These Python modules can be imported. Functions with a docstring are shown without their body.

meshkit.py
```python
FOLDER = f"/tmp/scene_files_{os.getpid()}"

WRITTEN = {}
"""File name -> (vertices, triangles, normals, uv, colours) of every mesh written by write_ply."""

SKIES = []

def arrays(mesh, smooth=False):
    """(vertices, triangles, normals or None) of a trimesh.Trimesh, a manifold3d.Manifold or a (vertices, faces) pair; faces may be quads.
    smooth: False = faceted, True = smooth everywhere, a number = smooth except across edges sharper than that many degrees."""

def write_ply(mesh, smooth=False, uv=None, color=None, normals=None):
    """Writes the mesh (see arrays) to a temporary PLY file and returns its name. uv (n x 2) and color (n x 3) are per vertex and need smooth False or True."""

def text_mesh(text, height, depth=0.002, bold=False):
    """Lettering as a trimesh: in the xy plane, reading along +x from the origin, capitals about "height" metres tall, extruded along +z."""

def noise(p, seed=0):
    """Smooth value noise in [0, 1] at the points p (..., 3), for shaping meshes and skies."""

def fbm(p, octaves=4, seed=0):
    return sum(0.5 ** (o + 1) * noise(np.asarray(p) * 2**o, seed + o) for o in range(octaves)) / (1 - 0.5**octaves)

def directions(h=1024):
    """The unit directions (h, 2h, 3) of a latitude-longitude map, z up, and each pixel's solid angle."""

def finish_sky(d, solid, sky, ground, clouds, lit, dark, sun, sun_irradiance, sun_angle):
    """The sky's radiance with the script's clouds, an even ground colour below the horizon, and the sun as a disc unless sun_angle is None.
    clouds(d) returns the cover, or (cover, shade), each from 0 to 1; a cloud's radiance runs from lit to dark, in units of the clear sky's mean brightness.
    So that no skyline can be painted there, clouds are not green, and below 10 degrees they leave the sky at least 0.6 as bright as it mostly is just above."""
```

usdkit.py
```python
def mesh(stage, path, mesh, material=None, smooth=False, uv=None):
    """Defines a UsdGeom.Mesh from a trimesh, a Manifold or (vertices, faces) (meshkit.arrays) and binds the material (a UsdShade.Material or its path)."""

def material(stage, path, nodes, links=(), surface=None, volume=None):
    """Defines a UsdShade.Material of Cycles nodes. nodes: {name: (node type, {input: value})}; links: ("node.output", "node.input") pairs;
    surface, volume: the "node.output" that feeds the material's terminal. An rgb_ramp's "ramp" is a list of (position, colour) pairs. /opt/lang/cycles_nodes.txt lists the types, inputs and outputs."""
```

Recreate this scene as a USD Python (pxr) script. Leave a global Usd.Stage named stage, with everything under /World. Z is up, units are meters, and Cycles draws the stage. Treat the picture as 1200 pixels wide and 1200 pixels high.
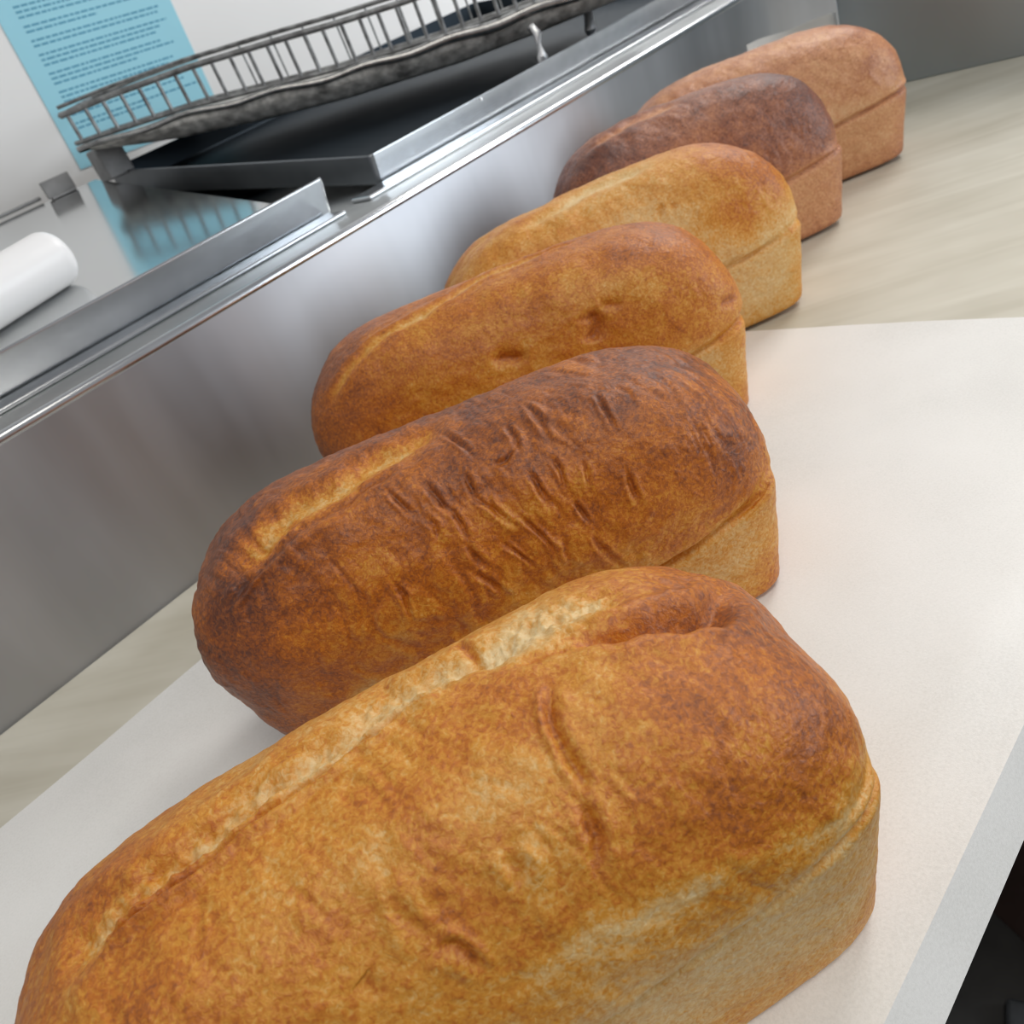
import math, random
import numpy as np, trimesh, manifold3d as mf
from scipy.spatial import cKDTree
import usdkit, meshkit
from pxr import Usd, UsdGeom, UsdLux, UsdShade, Gf, Sdf, Vt

stage = Usd.Stage.CreateInMemory()
UsdGeom.SetStageUpAxis(stage, UsdGeom.Tokens.z)
UsdGeom.SetStageMetersPerUnit(stage, 1.0)
UsdGeom.Xform.Define(stage, '/World')
UsdGeom.Scope.Define(stage, '/World/Looks')

# ------------------------------------------------------------------ camera, light, exposure
H = 0.28                 # camera height above the worktop, the scene's measuring stick
TZ = 0.90                # worktop height
EXPOSURE = -0.55
cam = UsdGeom.Camera.Define(stage, '/World/camera')
V1, VZ = np.array([1880., -605.]) - 600, np.array([1265.22, 2109.47]) - 600
FPX = math.sqrt(-(V1 @ VZ))
ax = np.array([*V1, FPX]); ax /= np.linalg.norm(ax)
az = -np.array([*VZ, FPX]); az /= np.linalg.norm(az)
RC = np.stack([ax, np.cross(az, ax), az], 1)        # world -> camera (x right, y down, z forward)
right, down, fwd = RC[0], RC[1], RC[2]
cam.AddTransformOp().Set(Gf.Matrix4d(*right, 0, *(-down), 0, *(-fwd), 0, 0, 0, TZ + H, 1))
cam.CreateHorizontalApertureAttr(36.0); cam.CreateVerticalApertureAttr(36.0)
cam.CreateFocalLengthAttr(36.0 * FPX / 1200)
cam.CreateClippingRangeAttr(Gf.Vec2f(0.01, 60))
cam.CreateFStopAttr(20.0); cam.CreateFocusDistanceAttr(0.30)
cam.CreateExposureAttr(EXPOSURE)

dome = UsdLux.DomeLight.Define(stage, '/World/room_glow')
dome.CreateColorAttr(Gf.Vec3f(0.97, 0.97, 1.0)); dome.CreateIntensityAttr(0.15)

def rect_light(name, loc, target, w, h, color, inten):
    l = UsdLux.RectLight.Define(stage, '/World/' + name)
    l.CreateWidthAttr(w); l.CreateHeightAttr(h); l.CreateColorAttr(Gf.Vec3f(*color)); l.CreateIntensityAttr(inten)
    z = np.array(loc, float) - np.array(target, float); z /= np.linalg.norm(z)
    up = np.array([0, 0, 1.]) if abs(z[2]) < .95 else np.array([0, 1., 0])
    x = np.cross(up, z); x /= np.linalg.norm(x); y = np.cross(z, x)
    l.AddTransformOp().Set(Gf.Matrix4d(*x, 0, *y, 0, *z, 0, *loc, 1))
    return l
# daylight from a window on the open side of the room, facing the backsplash
rect_light('window_daylight', (2.35, -2.0, 1.6), (2.1, 0.3, 1.1), 1.3, 1.5, (0.86, 0.93, 1.0), 11.5)
# two ceiling lamps
rect_light('ceiling_lamp_light', (-0.1, -0.5, 2.7), (-0.1, -0.5, 0), 1.2, 0.5, (1.0, 0.94, 0.85), 10.5)
rect_light('ceiling_lamp_light_001', (2.3, 0.35, 2.5), (2.3, 0.35, 0), 1.5, 0.7, (1.0, 0.97, 0.94), 16.0)

# ------------------------------------------------------------------ helpers
used = {}
def numbered(path):
    n = used.get(path, -1) + 1; used[path] = n
    return path if n == 0 else f'{path}_{n:03d}'
def tag(p, label=None, cat=None, group=None, kind=None):
    p = p.GetPrim() if hasattr(p, 'GetPrim') else p
    for k, v in (('label', label), ('category', cat), ('group', group), ('kind', kind)):
        if v: p.SetCustomDataByKey(k, v)
    return p
def thing(name, label, cat, loc=(0, 0, 0), rotz=0, group=None):
    x = UsdGeom.Xform.Define(stage, numbered('/World/' + name))
    x.AddTranslateOp().Set(Gf.Vec3d(*map(float, loc)))
    if rotz: x.AddRotateZOp().Set(math.degrees(rotz))
    return tag(x, label, cat, group)
def obj(name, mesh, mat, parent=None, smooth=30):
    base = str(parent.GetPath()) if parent else '/World'
    return usdkit.mesh(stage, numbered(f'{base}/{name}'), mesh, mat, smooth=smooth).GetPrim()
def box(x0, x1, y0, y1, z0, z1, bev=0.0):
    if bev <= 0:
        b = trimesh.creation.box((x1 - x0, y1 - y0, z1 - z0)); b.apply_translation(((x0 + x1) / 2, (y0 + y1) / 2, (z0 + z1) / 2)); return b
    s = [mf.Manifold.sphere(bev, 12).translate((x, y, z)) for x in (x0 + bev, x1 - bev) for y in (y0 + bev, y1 - bev) for z in (z0 + bev, z1 - bev)]
    return man(mf.Manifold.batch_hull(s))
def man(m):
    k = m.to_mesh(); return trimesh.Trimesh(k.vert_properties[:, :3], k.tri_verts, process=False)
def tube(pts, r, n=8, close=False, caps=True):
    P = np.asarray(pts, float); N = len(P)
    T = np.roll(P, -1, 0) - np.roll(P, 1, 0) if close else np.gradient(P, axis=0)
    T /= np.linalg.norm(T, axis=1, keepdims=True)
    ref = np.array([0, 0, 1.0]); u = np.cross(T, ref); bad = np.linalg.norm(u, axis=1) < .2
    u[bad] = np.cross(T[bad], [0, 1.0, 0]); u /= np.linalg.norm(u, axis=1, keepdims=True); w = np.cross(T, u)
    r = np.broadcast_to(r, (N,))
    a = np.linspace(0, 2 * np.pi, n, endpoint=False)
    V = (P[:, None] + r[:, None, None] * (np.cos(a)[None, :, None] * u[:, None] + np.sin(a)[None, :, None] * w[:, None])).reshape(-1, 3)
    F = []
    for i in range(N if close else N - 1):
        j = (i + 1) % N
        for k in range(n):
            l = (k + 1) % n; F += [(i * n + k, i * n + l, j * n + l), (i * n + k, j * n + l, j * n + k)]
    if not close and caps:
        V = np.vstack([V, P[0], P[-1]]); a0, a1 = len(V) - 2, len(V) - 1
        for k in range(n):
            l = (k + 1) % n; F += [(a0, l, k), (a1, (N - 1) * n + k, (N - 1) * n + l)]
    m = trimesh.Trimesh(V, F, process=False); trimesh.repair.fix_normals(m); return m
def rrect(x0, x1, y0, y1, r, n=6):
    P = []
    for cx, cy, a0 in ((x1 - r, y1 - r, 0), (x0 + r, y1 - r, 90), (x0 + r, y0 + r, 180), (x1 - r, y0 + r, 270)):
        for a in np.radians(np.linspace(a0, a0 + 90, n)): P.append((cx + r * math.cos(a), cy + r * math.sin(a)))
    return np.array(P)
def loft(rings, cap0=True, cap1=True):
    """closed rings of equal length (k x n x 3) -> mesh"""
    R = np.asarray(rings, float); k, n = R.shape[:2]; V = R.reshape(-1, 3); F = []
    for i in range(k - 1):
        for a in range(n):
            b = (a + 1) % n; F += [(i * n + a, i * n + b, (i + 1) * n + b), (i * n + a, (i + 1) * n + b, (i + 1) * n + a)]
    V = np.vstack([V, R[0].mean(0), R[-1].mean(0)])
    for a in range(n):
        b = (a + 1) % n
        if cap0: F.append((len(V) - 2, b, a))
        if cap1: F.append((len(V) - 1, (k - 1) * n + a, (k - 1) * n + b))
    m = trimesh.Trimesh(V, F, process=False); trimesh.repair.fix_normals(m); return m
def ss(x, a, b):
    t = np.clip((np.asarray(x, float) - a) / (b - a), 0, 1); return t * t * (3 - 2 * t)
W = lambda x, y, z=0.0: np.array([x * H, y * H, TZ + z * H])      # measuring-stick units -> world

# ------------------------------------------------------------------ materials
def mat(name, nodes, links, surface='p.BSDF'):
    return usdkit.material(stage, '/World/Looks/' + name, nodes, links, surface=surface)
def steel(name, col, rough, aniso=0.75, tang=(0, 0, 1), stretch=(3, 60, 260), var=0.10, bump=0.02, blotch=3.0, blv=(1, 1, 1)):
    c = np.array(col)
    return mat(name, {
        'g': ('geometry', {}), 'mp': ('mapping', {'mapping_type': 'point', 'scale': stretch}),
        'n': ('noise_texture', {'scale': 4.0, 'detail': 5.0, 'roughness': .65}),
        'n2': ('noise_texture', {'scale': blotch, 'detail': 4.0, 'roughness': .6}), 'mp2': ('mapping', {'mapping_type': 'point', 'scale': blv}),
        'cr': ('rgb_ramp', {'ramp': [(0.25, tuple(c * (1 - var))), (0.75, tuple(c * (1 + var * .5)))]}),
        'rr': ('map_range', {'from_min': .25, 'from_max': .75, 'to_min': rough * .82, 'to_max': rough * 1.22, 'clamp': True}),
        't': ('combine_xyz', {'x': tang[0], 'y': tang[1], 'z': tang[2]}),
        'b': ('bump', {'strength': bump, 'distance': .001}),
        'p': ('principled_bsdf', {'metallic': 1.0, 'anisotropic': aniso})},
        [('g.position', 'mp.vector'), ('mp.vector', 'n.vector'), ('g.position', 'mp2.vector'), ('mp2.vector', 'n2.vector'), ('n2.fac', 'cr.fac'), ('cr.color', 'p.base_color'),
         ('n2.fac', 'rr.value'), ('rr.result', 'p.roughness'), ('t.vector', 'p.tangent'), ('n.fac', 'b.height'), ('b.normal', 'p.normal')])
STEEL = steel('brushed_steel', (.47, .485, .51), .42, aniso=.85, var=.24, blv=(5, 5, .9), blotch=1.6)
LEDGE = steel('ledge_steel', (.50, .52, .52), .30, tang=(0, 1, 0), stretch=(3, 120, 60))
PANM = steel('pan_steel', (.60, .62, .64), .22, aniso=.55, blotch=6)
PANF = steel('pan_floor_steel', (.68, .69, .69), .13, aniso=.2, tang=(0, 1, 0), stretch=(10, 10, 10), bump=.01)
PANF2 = steel('dark_pan_floor_steel', (.035, .045, .055), .5, aniso=.2, tang=(0, 1, 0), stretch=(10, 10, 10), bump=.01)
PAND = steel('dull_pan_steel', (.26, .28, .30), .34, aniso=.3, blotch=6)
PANB = steel('end_panel_steel', (.38, .45, .50), .42, aniso=.4, blotch=2)
CHROME = steel('rack_wire_metal', (.50, .50, .49), .30, aniso=0, stretch=(30, 30, 30), var=.35, blotch=60)
RIMM = mat('dull_wire_metal', {'g': ('geometry', {}), 'n': ('noise_texture', {'scale': 90.0, 'detail': 4.0}), 'cr': ('rgb_ramp', {'ramp': [(.3, (.13, .13, .13)), (.7, (.36, .37, .37))]}), 'p': ('principled_bsdf', {'metallic': .7, 'roughness': .55})}, [('g.position', 'n.vector'), ('n.fac', 'cr.fac'), ('cr.color', 'p.base_color')])
BRIGHT = mat('polished_metal', {'p': ('principled_bsdf', {'metallic': 1.0, 'base_color': (.90, .91, .92), 'roughness': .35})}, [])

def flat(name, col, rough=.6, var=.06, scale=6.0, spec=.4, bump=0.0, bscale=300.0):
    c = np.array(col)
    return mat(name, {'g': ('geometry', {}), 'n': ('noise_texture', {'scale': scale, 'detail': 4.0}),
        'n2': ('noise_texture', {'scale': bscale, 'detail': 3.0}),
        'cr': ('rgb_ramp', {'ramp': [(.3, tuple(c * (1 - var))), (.7, tuple(np.minimum(c * (1 + var), 1)))]}),
        'b': ('bump', {'strength': bump, 'distance': .001}),
        'p': ('principled_bsdf', {'roughness': rough, 'specular_ior_level': spec})},
        [('g.position', 'n.vector'), ('g.position', 'n2.vector'), ('n.fac', 'cr.fac'), ('cr.color', 'p.base_color'), ('n2.fac', 'b.height'), ('b.normal', 'p.normal')])
WALL = flat('white_wall_paint', (.80, .80, .79), .55, .03, 3)
CYAN = flat('cyan_paper', (.33, .66, .78), .7, .02, 10)
INK = flat('print_ink', (.10, .32, .46), .7, .05, 10)
PLASTIC = flat('white_plastic', (.88, .88, .88), .35, .01, 10)
CLIPM = flat('grey_clip_metal', (.22, .22, .22), .45, .2, 60)
SLABM = flat('worn_grey_slab', (.46, .45, .42), .50, .6, 70, bump=.6, bscale=250)
FLOORM = flat('dark_floor', (.035, .034, .033), .5, .4, 8)
BOARDM = flat('dark_brown_board', (.05, .028, .022), .5, .3, 10)
MATM = flat('grey_black_mat', (.045, .048, .052), .6, .5, 20)

def grain_angle(name, col, dark, ang, scale, fac=.5, rough=.5):
    return mat(name, {
        'g': ('geometry', {}), 'mp': ('mapping', {'mapping_type': 'texture', 'rotation': (0, 0, ang), 'scale': scale}),
        'n': ('noise_texture', {'scale': 1.0, 'detail': 6.0, 'roughness': .6, 'distortion': .6}),
        'n2': ('noise_texture', {'scale': 7.0, 'detail': 3.0}), 'n3': ('noise_texture', {'scale': 240.0, 'detail': 3.0}),
        'mx': ('mix_color', {'blend_type': 'mix', 'fac': .52}),
        'cr': ('rgb_ramp', {'ramp': [(.34, dark), (.47, tuple((np.array(dark) + np.array(col)) / 2)), (.60, col), (.8, tuple(np.minimum(np.array(col) * 1.12, 1)))]}),
        'b': ('bump', {'strength': .10, 'distance': .001}), 'p': ('principled_bsdf', {'roughness': rough, 'specular_ior_level': .35})},
        [('g.position', 'mp.vector'), ('mp.vector', 'n.vector'), ('g.position', 'n2.vector'), ('g.position', 'n3.vector'),
         ('n.color', 'mx.a'), ('n2.color', 'mx.b'), ('mx.result', 'cr.fac'), ('cr.color', 'p.base_color'), ('n3.fac', 'b.height'), ('b.normal', 'p.normal')])
WOOD = grain_angle('pale_worktop', (.67, .65, .56), (.45, .42, .33), math.radians(-52), (.30, .035, .3))

PAPER = mat('baking_paper', {
    'g': ('geometry', {}), 'n': ('noise_texture', {'scale': 900.0, 'detail': 4.0, 'roughness': .7}), 'n2': ('noise_texture', {'scale': 9.0, 'detail': 3.0}),
    'cr': ('rgb_ramp', {'ramp': [(.30, (.62, .62, .59)), (.5, (.78, .78, .755)), (.70, (.87, .87, .85))]}),
    'mx': ('mix_color', {'blend_type': 'mix', 'fac': .45}),
    'b': ('bump', {'strength': .12, 'distance': .0006}), 'p': ('principled_bsdf', {'roughness': .42, 'specular_ior_level': .45})},
    [('g.position', 'n.vector'), ('g.position', 'n2.vector'), ('n2.color', 'mx.a'), ('n.color', 'mx.b'), ('mx.result', 'cr.fac'),
     ('cr.color', 'p.base_color'), ('n.fac', 'b.height'), ('b.normal', 'p.normal')])

def crust(name, ramp, speck=1.0, rough=.43):
    return mat(name, {
        'a': ('attribute', {'attribute': 'tone'}), 'tc': ('texture_coordinate', {}),
        'n': ('noise_texture', {'scale': 620.0, 'detail': 4.0, 'roughness': .65, 'distortion': .55}), 'n2': ('noise_texture', {'scale': 80.0, 'detail': 6.0, 'roughness': .65, 'distortion': .5}),
        's': ('math', {'math_type': 'multiply_add', 'value2': .85 * speck, 'value3': -.425 * speck}),
        's2': ('math', {'math_type': 'multiply_add', 'value2': .36 * speck, 'value3': -.18 * speck}),
        'ad': ('math', {'math_type': 'add'}), 'ad2': ('math', {'math_type': 'add'}),
        'cr': ('rgb_ramp', {'ramp': ramp}),
        'b': ('bump', {'strength': .45, 'distance': .0008}), 'b2': ('bump', {'strength': .35, 'distance': .003}),
        'p': ('principled_bsdf', {'roughness': rough, 'specular_ior_level': .5, 'subsurface_weight': .03, 'subsurface_scale': .003})},
        [('tc.object', 'n.vector'), ('tc.object', 'n2.vector'), ('n.fac', 's.value1'), ('n2.fac', 's2.value1'), ('a.fac', 'ad.value1'), ('s.value', 'ad.value2'),
         ('ad.value', 'ad2.value1'), ('s2.value', 'ad2.value2'), ('ad2.value', 'cr.fac'), ('cr.color', 'p.base_color'),
         ('n.fac', 'b.height'), ('n2.fac', 'b2.height'), ('b2.normal', 'b.normal'), ('b.normal', 'p.normal')])
def lin(*c): return tuple(((np.array(c) / 255.0 + .055) / 1.055) ** 2.4)
RAMP = [(0, lin(226, 202, 154)), (.2, lin(218, 179, 116)), (.4, lin(208, 144, 48)), (.58, lin(186, 106, 26)), (.75, lin(146, 80, 32)), (.88, lin(112, 62, 36)), (1, lin(86, 48, 36))]
RAMP2 = [(0, lin(224, 200, 160)), (.2, lin(218, 178, 134)), (.4, lin(204, 150, 104)), (.58, lin(182, 122, 82)), (.75, lin(148, 92, 64)), (.88, lin(116, 68, 48)), (1, lin(90, 54, 44))]
CRUSTS = (crust('bread_crust', RAMP), crust('pinkish_bread_crust', RAMP2))

# ------------------------------------------------------------------ loaves
def cube_grid(nx, ny, nz):
    """welded grid on the surface of the cube [-1, 1]^3"""
    V, F, o = [], [], 0
    for ax_, (na, nb) in ((0, (ny, nz)), (1, (nx, nz)), (2, (nx, ny))):
        for sgn in (-1, 1):
            a, b = np.meshgrid(np.linspace(-1, 1, na + 1), np.linspace(-1, 1, nb + 1), indexing='ij')
            p = np.zeros((*a.shape, 3)); p[..., ax_] = sgn; oth = [k for k in range(3) if k != ax_]; p[..., oth[0]] = a; p[..., oth[1]] = b
            idx = o + np.arange((na + 1) * (nb + 1)).reshape(na + 1, nb + 1)
            q = np.stack([idx[:-1, :-1], idx[1:, :-1], idx[1:, 1:], idx[:-1, 1:]], -1).reshape(-1, 4)
            if (sgn > 0) == (ax_ == 1): q = q[:, ::-1]
            V.append(p.reshape(-1, 3)); F.append(q); o += p.shape[0] * p.shape[1]
    V, F = np.vstack(V), np.vstack(F)
    _, i, inv = np.unique(np.round(V, 6), axis=0, return_index=True, return_inverse=True)
    return V[i], inv.ravel()[F]

def loaf_base(L, Wd, hb, Hd, seed, res, lean=0.0, dip=0.04, endp=2.0, over=.035, drop=.20, **_):
    """star-shaped bread about (0,0,hb): a tapered tin-baked lower half and an overhanging domed crust"""
    V, Q = cube_grid(*res)
    a1, b1 = L / 2, Wd / 2
    d = V * np.array([a1, b1, 1.0]); d[:, 2] = np.where(V[:, 2] > 0, V[:, 2] * Hd, V[:, 2] * hb)
    rng = np.random.default_rng(seed); ph = rng.uniform(0, 6.28, 6)
    def F(p):
        x, y, z = p[:, 0], p[:, 1], p[:, 2]
        bl = hb - dip * (1 - (x / a1) ** 2) * ss(-y / b1, -.2, .7) - drop * ss(-x / a1, .45, .93) + .008 * np.sin(x / a1 * 5 + ph[0]) + .005 * np.sin(x / a1 * 11 + ph[1])   # crust line
        k = ss(z, bl - .012, bl + .006)                       # 0 tin side, 1 crust
        t = np.clip(z / hb, 0, 1.2)
        ea = a1 * (.935 + .065 * t); eb = b1 * (.87 + .13 * t)
        zz = np.clip((.5 * hb - z) / (.5 * hb), 0, 2)          # rounds the bottom edge
        low = ((np.abs(x) / ea) ** 7 + (np.abs(y) / eb) ** 7) + zz ** 24
        up = np.clip(z - hb, 0, None)
        tk = np.clip(t, 0, 1) ** .8
        da, db = a1 * (1 + over * .6) * (.86 + .14 * tk), b1 * (1 + over * 1.3) * (.84 + .16 * tk)
        hd = Hd * (1 + .02 * np.sin(x / a1 * 2.2 + ph[2]) + lean * x / a1)
        hi = ((np.abs(x) / da) ** (2 * endp * 1.35) + (np.abs(y) / db) ** (2.5 * 1.35)) ** (1 / 1.35) + (up / hd) ** 2 + zz ** 16
        return np.maximum(low ** .3, 1e-9) * (1 - k) + np.sqrt(np.maximum(hi, 1e-12)) * k
    lo, hi_ = np.full(len(d), .2), np.full(len(d), 2.2)
    for _ in range(34):
        m = (lo + hi_) / 2; inside = F(d * m[:, None] + np.array([0, 0, hb])) < 1
        lo, hi_ = np.where(inside, m, lo), np.where(inside, hi_, m)
    P = d * lo[:, None] + np.array([0, 0, hb])
    P[:, 2] = np.maximum(P[:, 2], 0)
    return P, Q

def normals(P, Q):
    n = np.zeros_like(P); c = np.cross(P[Q[:, 2]] - P[Q[:, 0]], P[Q[:, 3]] - P[Q[:, 1]])
    for k in range(4): np.add.at(n, Q[:, k], c)
    return n / np.maximum(np.linalg.norm(n, axis=1, keepdims=True), 1e-12)
def smooth_field(f, Q, it):
    n = len(f); e = np.vstack([Q[:, [0, 1]], Q[:, [1, 2]], Q[:, [2, 3]], Q[:, [3, 0]]])
    from scipy.sparse import coo_matrix
    A = coo_matrix((np.ones(len(e) * 2), (np.r_[e[:, 0], e[:, 1]], np.r_[e[:, 1], e[:, 0]])), (n, n)).tocsr(); A.data[:] = 1
    deg = np.maximum(np.asarray(A.sum(1)).ravel(), 1)
    for _ in range(it): f = .5 * f + .5 * (A @ f) / (deg if f.ndim == 1 else deg[:, None])
    return f
def dens(pts, step=.006):
    P = np.array(pts, float); out = []; s = 0; tot = np.linalg.norm(np.diff(P, axis=0), axis=1).sum()
    for a, b in zip(P[:-1], P[1:]):
        l = np.linalg.norm(b - a); n = max(2, int(l / step))
        for t in np.linspace(0, 1, n, endpoint=False): out.append([*(a + (b - a) * t), (s + l * t) / tot])
        s += l
    return np.array(out)
def near(P, pts):
    """distance to a polyline, and how far along it (0..1)"""
    D = dens(pts, .003); dist, i = cKDTree(D[:, :3]).query(P, workers=-1, distance_upper_bound=.2); i = np.minimum(i, len(D) - 1); return np.minimum(dist, 9.0), D[i, 3]

def loaf(par, label, seed, res, tone_fn=None, feats=(), name='loaf', lump=.006, **kw):
    cx, cy, yaw, L, Wd, hb, Hd = par
    P, Q = loaf_base(L, Wd, hb, Hd, seed, res, **kw)
    P0 = P.copy(); N = smooth_field(normals(P, Q), Q, 3)
    N /= np.linalg.norm(N, axis=1, keepdims=True)
    nz = lambda s, o=4, k=0: meshkit.fbm(P0 * s + 40 + seed * 7.3, o, seed + k) - .5
    blv = hb - kw.get('dip', .04) * (1 - (P0[:, 0] / (L / 2)) ** 2) * ss(-P0[:, 1] / (Wd / 2), -.2, .7) - kw.get('drop', .2) * ss(-P0[:, 0] / (L / 2), .45, .93)
    up = ss(P0[:, 2] - blv, -.022, .03)
    disp = nz(5) * lump * 3.2 * (.35 + .65 * up) + nz(22, 4, 3) * lump * .9 * (.5 + .5 * up) + nz(70, 3, 5) * .0026
    # folds that run down from the crest
    wr = kw.get('wr', .0018); side_ = ss(-P0[:, 1] / (Wd / 2), -.75, -.1) * ss(P0[:, 2], .10, .20) * up
    sx_ = P0 + .09 * np.stack([nz(7, 2, 31), nz(7, 2, 32), nz(7, 2, 33)], 1)
    fold = 1 - np.abs(2 * meshkit.fbm(np.c_[sx_[:, 0] * 30 + P0[:, 1] * 13, P0[:, 1] * 11, P0[:, 2] * 11] + seed * 5, 3, seed + 40) - 1)
    fold = ss(fold, .62, 1.0); msk = side_ * ss(nz(5, 2, 35) + .14 + kw.get('wb', 0) * np.exp(-((P0[:, 0] / (L / 2) - .1) / .40) ** 2), 0, .2)
    disp = disp - wr * fold * msk
    # crease where the crust overhangs the tin side
    if True:
        cr_ = np.exp(-((P0[:, 2] - blv + .010) / .008) ** 2) * ss(P0[:, 0] / (L / 2), -.2, .5) * (.5 + .9 * np.clip(.5 + 2 * nz(9, 2, 36), 0, 1))
        disp = disp - .011 * cr_ * kw.get('crease', 1.0)
    xn, yn, zn = P0[:, 0] / (L / 2), P0[:, 1] / (Wd / 2), (P0[:, 2] - hb) / Hd
    tone = tone_fn(xn, yn, zn, up, nz) if tone_fn else .25 + .45 * up
    J = .020 * np.stack([nz(16, 3, 11), nz(16, 3, 12), nz(16, 3, 13)], 1); WN = .55 + .9 * np.clip(.5 + 1.6 * nz(18, 3, 14), 0, 1)
    tone = tone + (.10 * fold - .03) * msk * (wr / .003) + .10 * cr_
    FN = nz(95, 3, 51); FN2 = nz(60, 3, 52)
    for f in feats:
        jit = P0 + J * f.get('jit', 1.0)
        pts = list(f['pts'])
        if f.get('ext'): pts.append(tuple(np.array(pts[-1]) + np.array(f['ext'])))
        dist, t = near(jit, pts); w = f['w'] * WN
        ends = ss(t, 0, f.get('fade', .12)) * (1 if f.get('ext') else ss(1 - t, 0, f.get('fade', .12)))
        g = np.exp(-(dist / w) ** 2) * ends
        disp = disp - f.get('d', 0) * g
        if f.get('ridge'): disp = disp + f['ridge'] * np.exp(-((dist - 2.1 * w) / (w * 1.1)) ** 2) * ends
        if f.get('rough'): disp = disp + f['rough'] * FN * g; tone = tone + .45 * FN2 * g
        tone = tone + f.get('tone', 0) * np.exp(-(dist / (w * f.get('tw', 1.0))) ** 2) * ends
    P = P + N * (disp * (P0[:, 2] > .012))[:, None]
    P[:, 2] = np.maximum(P[:, 2], 0)
    r = thing(name, label, 'bread', W(cx, cy, .006), yaw, 'loaves of bread in a row on the worktop')
    tri = np.vstack([Q[:, [0, 1, 2]], Q[:, [0, 2, 3]]])
    m = usdkit.mesh(stage, numbered(f'{r.GetPath()}/crust'), trimesh.Trimesh(P * H, tri, process=False), CRUSTS[seed > 4], smooth=True)
    UsdGeom.PrimvarsAPI(m).CreatePrimvar('tone', Sdf.ValueTypeNames.FloatArray, 'vertex').Set(Vt.FloatArray.FromNumpy(np.clip(tone, 0, 1).astype(np.float32)))
    return r
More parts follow.
